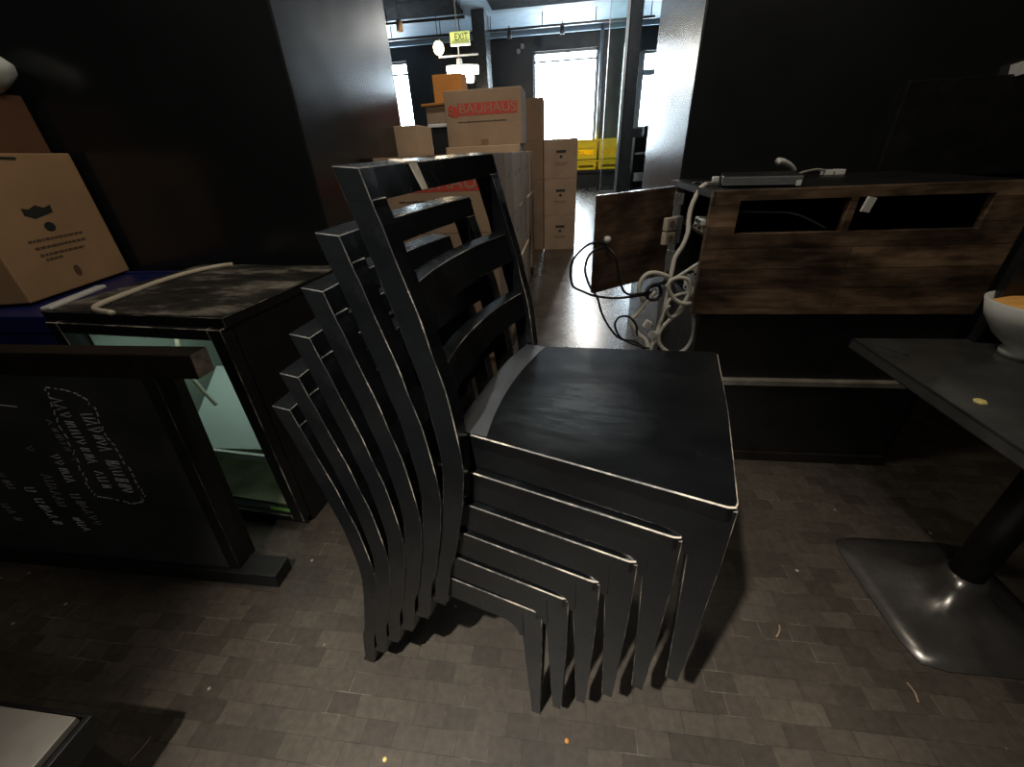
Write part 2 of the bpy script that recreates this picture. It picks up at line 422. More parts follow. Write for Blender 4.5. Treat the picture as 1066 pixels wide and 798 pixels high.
b = MB(); b.lathe([(.001, 2.46), (.07, 2.47), (.09, 2.53), (.09, 2.62), (.001, 2.63)], (-2.0, 10, 0), 16); b.build('lower_shade', M['tube'], t, smooth=True)
b = MB(); b.lathe([(.001, 2.47), (.025, 2.48), (.02, 2.64), (.001, 2.64)], (-2.45, 10, 0), 10); b.build('candle', M['tube'], t, smooth=True)
t = thing('exit_sign', 'green lit exit sign hanging from the ceiling above the lamp cluster', 'exit sign', (-2.12, 9.9, 3.07))
b = MB(); b.box((-2.31, 9.88, 3.07), (-1.93, 9.94, 3.26)); b.build('sign_face', M['exit'], t, bevel=.008)
b = MB(); b.cyl((-2.12, 9.91, 3.25), (-2.12, 9.91, ZC), .01, 6); b.build('hanger', M['blackwood'], t)
b = MB(); b.box((-2.31, 9.86, 3.05), (-1.93, 9.96, 3.075)); b.build('lower_edge', M['white'], t)
text_mesh('lettering', 'EXIT', .15, M['ink_black'], t, (.03, -.022, .1), (PI / 2, 0, 0), .26)
# columns of the back room
for (x0, x1) in ((-2.53, -2.19), (1.47, 1.80)):
    b = MB(); b.box((x0, 13.4, 0), (x1, 14.2, ZC)); struct(b.build('column', M['wall'], bevel=.01))
b = MB(); b.cyl((-.02 + 1.0, 15.9, 0), (.98, 15.9, ZC), .05, 14); struct(b.build('column', M['grey'], smooth=True))
for x, z, lab in ((-1.63, 4.0, 'lower of two small pale boxes high on the back wall'), (-1.50, 4.12, 'upper of two small pale boxes high on the back wall')):
    t = tag(MB().box((x - .05, YB - .1, z - .06), (x + .05, YB, z + .06)).build('wall_speaker', M['greyplastic'], bevel=.008), lab, 'wall speaker', 'pale boxes high on the back wall')
# glass screen beside the right column
t = thing('glass_screen', 'tall framed glass panel standing against the right dark column', 'glass screen', (1.24, 13.35, 0))
b = MB(); b.box((1.0, 13.32, .04), (1.44, 13.335, ZC - .03)); b.build('glass_pane', M['glass'], t)
b = MB(); b.box((1.40, 13.29, 0), (1.465, 13.36, ZC - .02)); b.box((.98, 13.3, 0), (1.46, 13.36, .09)); b.box((.985, 13.3, .0), (1.0, 13.36, ZC - .02)); b.build('frame', M['grey'], t)  # grey right bar paints in the lit side of the column
# bench and yellow crates below the tall window
t = thing('low_bench', 'black low bench under the yellow crates by the far window', 'bench', (.95, 15.5, 0))
b = MB(); b.box((.2, 15.25, .5), (1.9, 15.85, .56)); b.build('top', M['blackwood'], t)
for sx in (.22, 1.82):
    b = MB(); b.box((sx, 15.27, 0), (sx + .06, 15.83, .5)); b.build('side_panel', M['blackwood'], t)
b = MB(); b.box((.28, 15.34, .02), (1.82, 15.36, .5)); b.build('front_panel', M['blackwood'], t)
def crate(x0, z0, w, h, lab):
    t = thing('yellow_crate', lab, 'crate', (x0 + w / 2, 15.5, z0), group='yellow crates on the low bench')
    y0, y1 = 15.3, 15.75
    b = MB(); b.box((x0, y0, z0), (x0 + w, y1, z0 + .02))
    b.box((x0, y1 - .02, z0), (x0 + w, y1, z0 + h)); b.box((x0, y0, z0), (x0 + .02, y1, z0 + h)); b.box((x0 + w - .02, y0, z0), (x0 + w, y1, z0 + h))
    s0 = h * .28; s1 = h * .48
    b.box((x0, y0, z0), (x0 + w, y0 + .02, z0 + s0)); b.box((x0, y0, z0 + s1), (x0 + w, y0 + .02, z0 + h))
    b.box((x0, y0, z0 + s0), (x0 + w * .14, y0 + .02, z0 + s1)); b.box((x0 + w * .86, y0, z0 + s0), (x0 + w, y0 + .02, z0 + s1)); b.build('body', M['yellow'], t)
    b = MB(); b.box((x0 - .015, y0 - .025, z0 + h - .05), (x0 + w + .015, y0 + .01, z0 + h)); b.box((x0 - .012, y0 - .02, z0 + h * .58), (x0 + w + .012, y0 + .01, z0 + h * .64)); b.build('rim', M['yellow'], t)
crate(.30, .56, .68, .30, 'lower yellow crate on the left of the far bench'); crate(1.02, .56, .68, .30, 'lower yellow crate on the right of the far bench, partly behind glass')
crate(.30, .87, .68, .58, 'upper yellow crate with a dark hand slot, nearer the carton stack'); crate(1.02, .87, .68, .58, 'upper yellow crate with a dark hand slot, behind the glass panel')
# shelf seen between the right column and the right wall
t = thing('back_shelf', 'black shelving unit seen between the dark column and the right wall', 'shelf', (2.9, 15.6, 0))
for z in (.14, .92, 1.4): MB().box((2.19, 15.3, z), (3.56, 15.86, z + .04)).build('shelf_board', M['blackwood'], t)
b = MB(); b.box((2.15, 15.86, 0), (3.6, 15.9, 1.44)); b.build('back_panel', M['blackwood'], t)
for x in (2.15, 3.56):
    b = MB(); b.box((x, 15.3, 0), (x + .04, 15.9, 1.44)); b.build('side_panel', M['blackwood'], t)
tag(MB().box((2.22, 15.32, .18), (2.78, 15.6, .42)).build('white_carton', M['paper'], bevel=.01), 'white box on the bottom of the far black shelf', 'box')
tag(MB().box((2.2, 15.32, .96), (2.9, 15.7, 1.02), rot=(0, -.06, 0)).build('paper_stack', M['paper']), 'flat pile of white papers on the far black shelf', 'papers')
t = thing('coffee_machine', 'dark rounded machine on top of the far black shelf', 'machine', (2.7, 15.6, 1.44))
b = MB(); b.box((2.4, 15.4, 1.44), (3.2, 15.8, 1.75)); b.build('body', M['blackwood'], t, bevel=.06, seg=4)
b = MB(); b.lathe([(.001, 1.84), (.14, 1.82), (.16, 1.75), (.001, 1.74)], (2.7, 15.6, 0), 18); b.build('lid', M['greyplastic'], t, smooth=True)

# ------------------------------------------------------------------ cartons
def carton(a, bb, lab, mat='card', group=None, seam=True, name='cardboard_box', rotz=0, flaps=False, cat='cardboard box'):
    c = ((a[0] + bb[0]) / 2, (a[1] + bb[1]) / 2, a[2])
    t = thing(name, lab, cat, c, 0, group)
    w, d, h = (bb[0] - a[0]) / 2, (bb[1] - a[1]) / 2, bb[2] - a[2]
    b = MB(); b.box((-w, -d, 0), (w, d, h)); b.build('body', M[mat], t, world=False, bevel=.004)
    if seam:
        b = MB(); b.box((-.026, -d - .0008, h - .055), (.026, d + .0008, h + .0008)); b.build('tape', M['tape'], t, world=False)
    t.rotation_euler.z = rotz
    return t
def logo(t, w, d, h, full=True):
    """red name plate with a little house sign and a small caption, printed on the front of a moving carton"""
    zt = h - .121
    b = MB(); b.box((-.195, -d - .0010, zt - .038), (.262, -d - .0004, zt + .038)); p = b.build('printed_logo', M['ink_red'], t, world=False)
    text_mesh('lettering', 'BAUHAUS', .085, M['card'], p, (.035, -d - .0014, zt), (PI / 2, 0, 0), .43)
    b = MB()
    for k in range(2):      # small gabled houses
        x = -.245 + k * .028; z = zt - .035 - k * .012
        b.prism([(x - .025, z), (x + .025, z), (x + .025, z + .045), (x, z + .075), (x - .025, z + .045)], -d - .0012 - k * .0002, -d - .0004)
    b.build('house_mark', M['ink_red'], t, world=False)
    b = MB(); b.tube([(-.246, -d - .0016, zt + .004), (-.232, -d - .0016, zt - .012), (-.246, -d - .0016, zt - .026), (-.26, -d - .0016, zt - .012), (-.246, -d - .0016, zt + .004)], .003, 5); b.build('house_mark', M['card'], t, world=False)
    b = MB(); x = -.2; random.seed(3)
    while x < .17:
        ww = random.uniform(.006, .014); hh = random.choice((.006, .007, .009)); b.box((x, -d - .0009, h - .206), (x + ww, -d - .0004, h - .206 + hh)); x += ww + .0025
    b.build('caption', M['ink_black'], t, world=False)
# long stack on pallets beside the passage, seven columns deep and three high
levels = ['bottom', 'middle', 'top']; nth = ['front', 'second', 'third', 'fourth', 'fifth', 'sixth', 'last']
for k in range(4):
    y0 = 2.14 + k * .63
    t = thing('wooden_pallet', 'low wooden pallet under the long carton stack, %s from the front' % ['first', 'second', 'third', 'fourth'][k], 'pallet', (-.65, y0 + .3, 0), group='pallets under the long carton stack')
    b = MB()
    for j in range(5): b.box((-.95 if k < 3 else -1.25, y0 + .02 + j * .122, .095), (-.36, y0 + .11 + j * .122, .118))
    b.build('deck_board', M['pallet'], t)
    for x in ((-.95, -.70, -.45) if k < 3 else (-1.22, -.85, -.45)):
        b = MB(); b.box((x, y0 + .02, 0), (x + .09, y0 + .61, .095)); b.build('bearer', M['pallet'], t)
for k in range(7):
    for l in range(3):
        dx = random.uniform(-.012, .012) if k else 0
        y0 = 2.143 + .3595 * k; z0 = .119 + .36 * l
        lab = 'moving carton with red print facing the black chairs, %s of the front column' % levels[l] if k == 0 else 'plain brown carton, %s layer, %s column back in the long stack' % (levels[l], nth[k])
        t = carton(((-.946 if k < 5 else -1.262) + dx, y0, z0), (-.346 + dx, y0 + .355, z0 + .359), lab, random.choice(['card', 'card', 'card_light']) if k else 'card', 'long stack of moving cartons', name='moving_carton')
        if k == 0: logo(t, .3, .1775, .359)
        # hand hole on the side facing the passage
        hw = .2995 if k < 5 else .4575
        b = MB(); b.box((hw, -.045, .22), (hw + .0011, .045, .25)); b.build('hand_hole', M['ink_brown'], t, world=False)
t = tag(MB().box((-.94, 3.52, 1.198), (-.36, 4.0, 1.248), rot=(0, 0, .01)).build('flat_carton', M['card_light'], bevel=.004), 'folded flat carton lying under the big red printed box', 'folded carton')
t = carton((-.935, 3.6, 1.249), (-.345, 3.98, 1.612), 'big carton with a red printed name on top of the long stack', 'card', name='moving_carton', group='long stack of moving cartons', seam=False)
logo(t, .295, .19, .363)
b = MB(); b.box((-.03, -.1925, -.0), (.03, -.1900, .045)); b.build('tape', M['tape'], t, world=False)
b = MB(); b.box((.2950, -.06, .22), (.2962, -.02, .26)); b.build('print', M['ink_brown'], t, world=False)
carton((-1.2, 2.6, 1.198), (-.848, 2.88, 1.352), 'small pale open carton on the stack beside the left black wall', 'card_light', seam=False)
t = carton((-1.22, 4.05, 1.44), (-.70, 4.34, 1.575), 'small carton with orange open flap left of the big printed box', 'card', seam=False)
b = MB(); b.box((-.29, -.17, .135), (.2, -.145, .15), rot=(.2, -.03, 0)); b.box((-.26, -.12, .14), (.26, .15, .155), rot=(0, -.12, 0)); b.build('open_flap', M['card_orange'], t, world=False)  # lamplight on the flaps is put into their orange colour
t = thing('black_crate', 'black plastic crate with white rim under the orange flapped carton', 'crate', (-.95, 4.2, 1.2))
b = MB(); b.box((-1.2, 4.06, 1.2), (-.70, 4.33, 1.41)); b.build('body', M['blackwood'], t, bevel=.01)
b = MB(); b.box((-1.22, 4.04, 1.41), (-.68, 4.35, 1.438)); b.build('rim', M['white'], t, bevel=.005)
carton((-1.23, 4.40, 1.2), (-.96, 4.64, 1.83), 'tall orange-brown carton standing behind the big printed box', 'card_orange', seam=False)
# two columns at the end of the passage
for l in range(4):
    carton((-.66, 5.75, .435 * l), (-.295, 6.1, .435 * l + .434), 'narrow brown carton, %s of the four-high column behind the long stack' % ['bottom', 'second', 'third', 'topmost'][l], 'card_dark', 'four-high carton column', seam=False)
for l in range(3):
    t = carton((-.285, 5.75, .438 * l), (.13, 6.15, .438 * l + .437), 'carton with small black print, %s of the three stacked at the passage end' % levels[l], 'card', 'three-high carton stack at the passage end', seam=False)
    d = .2
    b = MB(); b.box((-.055, -d - .001, .285), (.065, -d - .0004, .315)); b.build('print', M['ink_black'], t, world=False)
    b = MB(); b.lathe([(.001, 0), (.018, 0), (.018, .001), (.001, .001)], (.005, -d - .0003, .245), 14, rot=(PI / 2, 0, 0)); b.build('print', M['ink_black'], t, world=False)
    b = MB(); b.box((-.08, -d - .001, .17), (.09, -d - .0004, .178)); b.box((-.06, -d - .001, .15), (.07, -d - .0004, .156)); b.build('print', M['ink_brown'], t, world=False)

# ------------------------------------------------------------------ the stacked chairs
FR = [(-.058, .827), (-.051, .795), (-.044, .767), (-.034, .724), (-.024, .685), (-.015, .65), (-.009, .61), (-.004, .584), (.003, .553), (.007, .505), (.010, .457), (.011, .416), (.005, .362), (-.013, .28), (-.035, .2), (-.053, .14), (-.085, .02), (-.090, 0)]
def post_poly(zcut=.790):
    pts = [(x, z) for x, z in FR if z <= zcut + .006]
    sm = []
    for i in range(len(pts) - 1):          # smooth the bend
        p0, p1, p2, p3 = pts[max(i - 1, 0)], pts[i], pts[i + 1], pts[min(i + 2, len(pts) - 1)]
        for k in range(3):
            t = k / 3
            sm.append((.5 * (2 * p1[0] + (p2[0] - p0[0]) * t + (2 * p0[0] - 5 * p1[0] + 4 * p2[0] - p3[0]) * t * t + (3 * p1[0] - p0[0] - 3 * p2[0] + p3[0]) * t ** 3), p1[1] + (p2[1] - p1[1]) * t))
    pts = sm + [pts[-1]]
    pts = [(sum(q[0] for q in pts[max(0, i - 2):i + 3]) / len(pts[max(0, i - 2):i + 3]), p[1]) if 1 < i < len(pts) - 2 else p for i, p in enumerate(pts)]
    def th(z): return .038 if z > .3 else .031 + .007 * z / .3
    back = [(x - th(z), z + (.008 if z > .7 else 0)) for x, z in pts]
    return pts, back
def half(x): return .163 + (.212 - .163) * x / .384        # seat half width
def make_chair(label, group):
    t = thing('dining_chair', label, 'chair', group=group)
    W = [M['lacquer'], M['worn']]
    yo = lambda z: .2064 - (.2064 - .190) * z / .83        # outer face of the rear posts
    for s in (-1, 1):
        pf, pb = post_poly()
        poly = pb[::-1] + pf    # back edge upward... front edge downward
        b = MB(); b.prism(poly, lambda x, z: s * yo(z), lambda x, z: s * (yo(z) - .029)); b.build('rear_post', W, t, False, bevel=.0011, bmat=1, seg=1)
    def rail(z1, z0, xf, th, bow, name, hw, tilt=.25):
        b = MB(); n = 14; rings = []
        for k in range(n + 1):
            u = -1 + 2 * k / n; y = u * hw; bx = -bow * (1 - u * u)
            x1 = xf + bx; x0 = xf + bx + tilt * (z1 - z0)
            rings.append([(x0, y, z0), (x1, y, z1), (x1 - th, y, z1 + .004), (x0 - th, y, z0 + .004)])
        b.strip(rings); return b.build(name, W, t, False, bevel=.0011, bmat=1, seg=1)
    rail(.828, .792, -.058, .037, .014, 'top_rail', .191, .21)
    rail(.690, .638, -.034, .022, .020, 'back_rail', .165, .25)
    rail(.572, .522, -.010, .022, .020, 'back_rail', .166, .15)
    # seat: flush board with a bowed rear rail
    b = MB(); n = 10; top = []
    prof = [(x, -half(x)) for x in [.012 + .36 * k / n for k in range(n + 1)]] + [(.381, -half(.378) + .003), (.384, -half(.384) + .012)]
    prof = prof + [(.388, 0)] + [(x, -y) for x, y in prof[::-1]]
    prof += [(.012 - .018 * (1 - (u * u)), .163 * u) for u in (.6, .2, -.2, -.6)]
    ring0 = [(x, y, .452) for x, y in prof]; ring1 = [(x, y, .428) for x, y in prof]
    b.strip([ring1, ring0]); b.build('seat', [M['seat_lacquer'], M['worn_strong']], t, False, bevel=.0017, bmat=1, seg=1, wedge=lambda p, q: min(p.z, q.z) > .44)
    b = MB(); rings = []
    for k in range(13):
        u = -1 + 2 * k / 12; bx = -.018 * (1 - u * u); y = .163 * u
        y *= 1.0 if abs(u) < .99 else 1.0
        rings.append([(.040 + bx, y, .4530), (.020 + bx, y, .4545), (-.004 + bx, y, .4550), (-.004 + bx, y, .395), (.040 + bx, y, .395)])
    b.strip(rings); b.build('rear_rail', M['dusty_lacquer'], t, False, label='dusty grey rear rail of the seat')
    for s in (-1, 1):
        arc = [(.335 - .035 * math.sin(a) , .384 - .0 - .030 * (1 - math.cos(a))) for a in [PI / 2 * k / 5 for k in range(6)]]
        poly = [(.004, .428), (.004, .386)] + [(.300, .386)] + [(.300 + .036 * math.sin(a), .386 - .036 * (1 - math.cos(a))) for a in [PI / 2 * k / 5 for k in range(1, 6)]] + [(.345, .350), (.345, .428)]
        b = MB(); b.prism(poly, lambda x, z: s * half(x), lambda x, z: s * (half(x) - .022)); b.build('side_apron', W, t, False)
        leg = [(.340, .446), (.341, .35), (.347, .2), (.353, 0), (.374, 0), (.380, .2), (.3835, .35), (.3835, .446)]
        def hy(x, z): return half(.36) * .995 - .008 * (1 - z / .43)
        b = MB(); b.prism(leg, lambda x, z: s * (hy(x, z) + (half(x) - half(.36)) * .6 - .0006), lambda x, z: s * (hy(x, z) - .030 - .010 * z / .43)); b.build('front_leg', W, t, False, bevel=.0011, bmat=1, seg=1)
    b = MB(); b.box((.358, -half(.36) + .03, .385), (.380, half(.36) - .03, .428)); b.build('front_apron', W, t, False)
    return t
ordn = ['bottom chair of the black stack, its feet on the floor', 'second black chair from the bottom of the stack', 'third black chair from the bottom of the stack', 'fourth black chair from the bottom of the stack', 'fifth black chair, right under the top one of the stack', 'top chair of the black wooden stack, its whole seat showing']
R0 = Matrix.Rotation(-.1631, 3, 'Z')
c0 = None
for i in range(6):
    lab = ordn[i]
    if c0 is None: c0 = make_chair(lab, 'stack of six black wooden chairs'); c = c0
    else:
        c = copy_tree(c0); c['label'] = lab
    off = R0 @ Vector((.0549, .0013, .0725)) * i
    c.location = Vector((-.3723, .6934, .002)) + off
    c.rotation_euler = (.0031 * i + (.003 if i else 0), -.0054 * i, -.1631 - .0152 * i)
top_chair = c
# bare patches on the top chair
fx = lambda y, z: -.058 - .014 * (1 - (y / .191) ** 2) + .21 * (.828 - z)
b = MB(); e = .0007
b.hexa([(fx(-.062, .793) + e, -.062, .793), (fx(-.046, .793) + e, -.046, .793), (fx(-.046, .793) - .003, -.046, .793), (fx(-.062, .793) - .003, -.062, .793),
        (fx(-.076, .829) + e, -.076, .8287), (fx(-.054, .829) + e, -.054, .8287), (fx(-.054, .829) - .003, -.054, .8290), (fx(-.076, .829) - .003, -.076, .8290)])
b.hexa([(fx(-.08, .828) + e, -.085, .826), (fx(-.05, .828) + e, -.048, .826), (fx(-.05, .828) - .034, -.052, .828), (fx(-.08, .828) - .034, -.07, .828),
        (fx(-.08, .828) + e, -.085, .8288), (fx(-.05, .828) + e, -.048, .8288), (fx(-.05, .828) - .034, -.052, .8332), (fx(-.08, .828) - .034, -.07, .8332)])
b.build('bare_patch', M['chip'], top_chair, False, label='bare chipped patch on the top rail')

# ------------------------------------------------------------------ display fridge on the left
def R2(x, y, a): return (x * math.cos(a) - y * math.sin(a), x * math.sin(a) + y * math.cos(a))
FA = -.087
t = thing('display_fridge', 'black glass-fronted display fridge with a scuffed top beside the chair stack', 'display fridge', (-1.24, 1.255, 0), FA)
fw, fd, fh = .325, .285, .834
b = MB(); b.box((-fw, -fd + .02, 0), (-fw + .03, fd, fh - .02)); b.build('side_panel', M['blackwood'], t, False, bevel=.003)
b = MB(); b.box((fw - .03, -fd + .02, 0), (fw, fd, fh - .02)); b.build('side_panel', M['blackwood'], t, False, bevel=.003)
b = MB(); b.box((-fw + .03, fd - .03, 0), (fw - .03, fd, fh - .02)); b.box((-fw + .03, -fd + .02, 0), (fw - .03, fd - .03, .035)); b.build('back_panel', M['blackwood'], t, False)
b = MB(); b.box((-fw - .02, -fd - .005, fh - .03), (fw + .005, fd + .01, fh - .0015)); b.build('top', [M['blackwood'], M['worn']], t, False, bevel=.0012, bmat=1, seg=1)
b = MB(); b.box((-fw - .015, -fd, fh - .003), (fw, fd + .006, fh)); b.build('scuffed_surface', M['worntop'], t, False)
# liner
for a, c, n, mm in (((-fw + .032, -fd + .04, .04), (-fw + .040, fd - .04, .80), 'liner', 'fridge_in'), ((fw - .040, -fd + .04, .04), (fw - .032, fd - .04, .80), 'liner', 'fridge_in'),
                    ((-fw + .04, fd - .040, .24), (fw - .04, fd - .032, .80), 'liner', 'fridge_in'), ((-fw + .04, fd - .040, .04), (fw - .04, fd - .032, .24), 'liner', 'fridge_dirty'), ((-fw + .04, -fd + .04, .036), (fw - .04, fd - .04, .044), 'liner', 'fridge_dirty'), ((-fw + .04, -fd + .04, .792), (fw - .04, fd - .04, .80), 'liner', 'fridge_in')):
    MB().box(a, c).build(n, M[mm], t, False)
b = MB(); b.box((-fw + .042, -fd + .055, .262), (fw - .042, fd - .045, .268)); sh = b.build('shelf', M['glass'], t, False)
b = MB(); b.box((-fw + .042, -fd + .045, .250), (fw - .042, -fd + .056, .278)); b.build('shelf_trim', M['white'], sh, False)
b = MB(); b.box((-.16, -fd + .07, .272), (.27, -fd + .42, .280), rot=(.62, .0, .12), piv=(0.05, -fd + .07, .272)); b.build('inner_tray', M['milk'], t, False, bevel=.003)
# door
b = MB(); z0, z1 = .05, .79; st = .045
b.box((-fw, -fd - .022, .035), (-fw + st, -fd + .016, fh - .03)); b.box((fw - st, -fd - .022, .035), (fw, -fd + .016, fh - .03)); b.box((-fw + st, -fd - .022, fh - .065), (fw - st, -fd + .016, fh - .03)); b.box((-fw + st, -fd - .022, .035), (fw - st, -fd + .016, .058))
dr = b.build('door', [M['blackwood'], M['worn_strong']], t, False, bevel=.0022, bmat=1, seg=1)
b = MB(); b.box((-fw + st, -fd - .006, .058), (fw - st, -fd - .001, fh - .065)); b.build('glass_pane', M['glass'], dr, False)
b = MB(); b.box((.18, -fd - .009, .062), (fw - st - .004, -fd - .0065, .076)); b.build('sticker', M['green'], dr, False)
b = MB(); b.tube([(-.02, -fd + .10, .78), (.0, -fd + .09, .72), (-.015, -fd + .08, .62), (.0, -fd + .09, .52), (.015, -fd + .1, .45)], .006, 8); b.build('inner_cable', M['cable_cream'], t, False, smooth=True)
for sx in (-1, 1):
    b = MB(); b.box((sx * .28 - .02, -fd + .03, -.0), (sx * .28 + .02, -fd + .07, .012)); b.build('foot', M['blackwood'], t, False)
zc = .842
tag(MB().tube([(-1.313, .966, .838), (-1.40, .99, .841), (-1.434, 1.043, zc), (-1.45, 1.14, zc), (-1.47, 1.275, zc), (-1.46, 1.41, zc), (-1.418, 1.50, zc), (-1.37, 1.53, zc)], .0085, 10).build('power_cable', M['cable_cream'], smooth=True), 'cream cable curving across the scuffed top of the fridge', 'cable')
tag(MB().box((-1.60, 1.0, .834), (-1.57, 1.25, .846), rot=(0, 0, .3), piv=(-1.57, 1.0, .834)).build('plastic_strip', M['white'], bevel=.004), 'white plastic strip lying along the left edge of the fridge top', 'plastic strip')

# ------------------------------------------------------------------ chalkboard A-frame lying on its side
t = thing('chalkboard_sign', 'black A-frame chalkboard sign lying on its side in front of the fridge', 'chalkboard sign', (-1.6, .74, 0))
lean = .09
def bd(u, v, off=0): return (u, .705 + lean * v + off, v)
def slab(b, u0, u1, v0, v1, o0, o1):
    b.hexa([bd(u0, v0, o0), bd(u1, v0, o0), bd(u1, v0, o1), bd(u0, v0, o1), bd(u0, v1, o0), bd(u1, v1, o0), bd(u1, v1, o1), bd(u0, v1, o1)])
b = MB(); slab(b, -2.75, -1.075, .05, .745, .0, .014); pnl = b.build('board', M['chalkboard'], t, bevel=.002)
b = MB(); slab(b, -2.8, -.90, .0, .052, -.018, .055); b.build('lower_rail', [M['frameblack']], t, bevel=.003)
b = MB(); slab(b, -2.8, -.905, .735, .80, -.004, .05); b.build('upper_rail', [M['brownbeam']], t, bevel=.003)
b = MB(); slab(b, -.905, -.9035, .737, .798, -.002, .048); b.build('end_grain', M['endgrain'], t, label='bare end of the upper rail')
b = MB(); slab(b, -1.074, -1.034, .052, .735, -.002, .045); b.build('cross_rail', [M['frameblack'], M['worn']], t, bevel=.0012, bmat=1, seg=1)
# rear leaf, folded against the front one
b = MB(); slab(b, -2.7, -1.09, .02, .76, .065, .078); b.build('rear_board', M['chalkboard'], t)
b = MB(); slab(b, -1.12, -1.06, .02, .76, .060, .095); b.build('rear_cross_rail', [M['frameblack'], M['worn']], t, bevel=.0012, bmat=1, seg=1)
random.seed(11)
def stroke(b, pts, r=.0021):
    b.tube([bd(u, v, -.0006) for u, v in pts], r, 5, smooth=False)
loop = [(-1.385, .7), (-1.322, .693), (-1.278, .674), (-1.266, .63), (-1.273, .562), (-1.267, .514), (-1.263, .447), (-1.255, .377), (-1.256, .341), (-1.277, .313), (-1.316, .302), (-1.37, .317), (-1.436, .324), (-1.44, .365), (-1.433, .42), (-1.416, .507), (-1.41, .588), (-1.394, .664)]
b = MB()
for p, q in zip(loop, loop[1:] + loop[:1]):
    for k in range(3):
        f0, f1 = k / 3 + .03, k / 3 + .22
        stroke(b, [(p[0] + (q[0] - p[0]) * f + random.uniform(-.006, .006), p[1] + (q[1] - p[1]) * f) for f in (f0, f1)], .0022)
b.build('chalk_outline', M['chalk'], t)
def scrawl(u0, v0, u1, v1, h, mat):
    b = MB(); n = max(3, int(abs(v1 - v0) / .021))
    for k in range(n):
        f = (k + .5) / n; u = u0 + (u1 - u0) * f; v = v0 + (v1 - v0) * f
        if random.random() < .12: continue
        kind = random.randrange(4); r = .0022
        a = .5 * h * random.uniform(.8, 1.1); w = .007
        if kind == 0: stroke(b, [(u - a, v), (u + a, v - .002)], r); stroke(b, [(u - a, v - .008), (u + a, v - .009)], r); stroke(b, [(u, v), (u, v - .009)], r)
        elif kind == 1: stroke(b, [(u - a, v + w), (u + a, v), (u - a, v - w)], r)
        elif kind == 2: stroke(b, [(u + a, v + w), (u - a, v + w * .6), (u - a, v - w), (u + a, v - w)], r)
        else: stroke(b, [(u + a, v + w), (u - a, v - w * .2), (u + a * .4, v - w), (u + a, v - w * .3)], r)
    b.build('chalk_writing', M[mat], t)
scrawl(-1.372, .672, -1.372, .36, .034, 'chalk'); scrawl(-1.300, .625, -1.306, .345, .040, 'chalk'); scrawl(-1.493, .57, -1.495, .37, .030, 'chalk'); scrawl(-1.565, .53, -1.573, .46, .03, 'chalk_dim')
scrawl(-1.573, .40, -1.587, .27, .034, 'chalk_dim'); scrawl(-1.514, .33, -1.49, .20, .032, 'chalk_dim'); scrawl(-1.674, .345, -1.65, .19, .036, 'chalk'); scrawl(-1.822, .27, -1.803, .19, .03, 'chalk_dim'); scrawl(-1.569, .235, -1.55, .165, .03, 'chalk'); scrawl(-1.75, .42, -1.74, .33, .03, 'chalk_dim'); scrawl(-1.44, .60, -1.43, .45, .02, 'chalk_dim')
b = MB(); stroke(b, [(-1.60, .642), (-1.52, .636)], .002); b.build('chalk_writing', M['chalk'], t)

# ------------------------------------------------------------------ blue crates and boxes at far left
def blue(z0, h, lab):
    t = thing('blue_crate', lab, 'crate', (-2.1, 1.33, z0), group='stacked blue crates')
    x0, x1, y0, y1 = -2.42, -1.66, 1.05, 1.62
    b = MB(); b.box((x0, y0, z0), (x1, y1, z0 + .02)); b.box((x0, y0, z0), (x1, y0 + .02, z0 + h)); b.box((x0, y1 - .02, z0), (x1, y1, z0 + h)); b.box((x0, y0, z0), (x0 + .02, y1, z0 + h)); b.box((x1 - .02, y0, z0), (x1, y1, z0 + h)); b.box((x0, y0, z0 + h - .03), (x1, y1, z0 + h - .01)); b.build('body', M['blue'], t, bevel=.004)
    b = MB(); b.box((x0 - .015, y0 - .015, z0 + h - .06), (x1 + .012, y0 + .01, z0 + h)); b.box((x1 - .01, y0 - .015, z0 + h - .06), (x1 + .012, y1 + .01, z0 + h)); b.build('rim', M['blue'], t, bevel=.004)
blue(.0, .398, 'lower blue plastic crate, mostly hidden behind the chalkboard sign'); blue(.40, .40, 'upper blue plastic crate under the printed carton at far left')
ang = math.atan2(1.634 - 1.163, -1.993 + 1.894)
t = thing('cardboard_box', 'brown carton with faded print standing on the blue crate at far left', 'cardboard box', (-1.894, 1.163, .801), ang)
# local x runs along the printed face, local +y into the box
b = MB(); b.box((0, 0, 0), (.478, .42, .468)); b.build('body', M['card_warm'], t, False, bevel=.005)
b = MB(); b.box((-.0008, .185, .40), (.4788, .235, .4688)); b.build('tape', M['tape'], t, False)
b = MB(); b.prism([(.158, .272), (.19, .258), (.27, .272), (.275, .298), (.245, .29), (.215, .302), (.185, .29), (.160, .296)], -.0010, -.0002); b.build('print', M['ink_black'], t, False)
b = MB(); b.prism([(.227 + .022 * math.cos(a), .226 + .017 * math.sin(a)) for a in [2 * PI * k / 12 for k in range(12)]], -.0010, -.0002); b.build('print', M['ink_black'], t, False)
b = MB()
for (u0, u1, v) in ((.115, .345, .183), (.125, .345, .158), (.128, .32, .133), (.14, .21, .116)):
    u = u0
    while u < u1:
        w = random.uniform(.008, .022); b.box((u, -.0010, v), (min(u + w, u1), -.0002, v + .009)); u += w + .004
b.build('caption', M['ink_brown'], t, False)
b = MB(); b.prism([(.236 + .015 * math.cos(a), .06 + .022 * math.sin(a)) for a in [2 * PI * k / 10 for k in range(10)]], -.0010, -.0002); b.build('print', M['ink_brown'], t, False)
b = MB(); b.prism([(.12, .450), (.245, .446), (.250, .455), (.13, .460)], -.0012, -.0002); b.build('hand_hole', M['ink_black'], t, False)
t = carton((-2.45, 1.30, 1.272), (-2.07, 1.63, 1.462), 'dark brown carton on top of the printed carton at far left', 'card_red', seam=True)
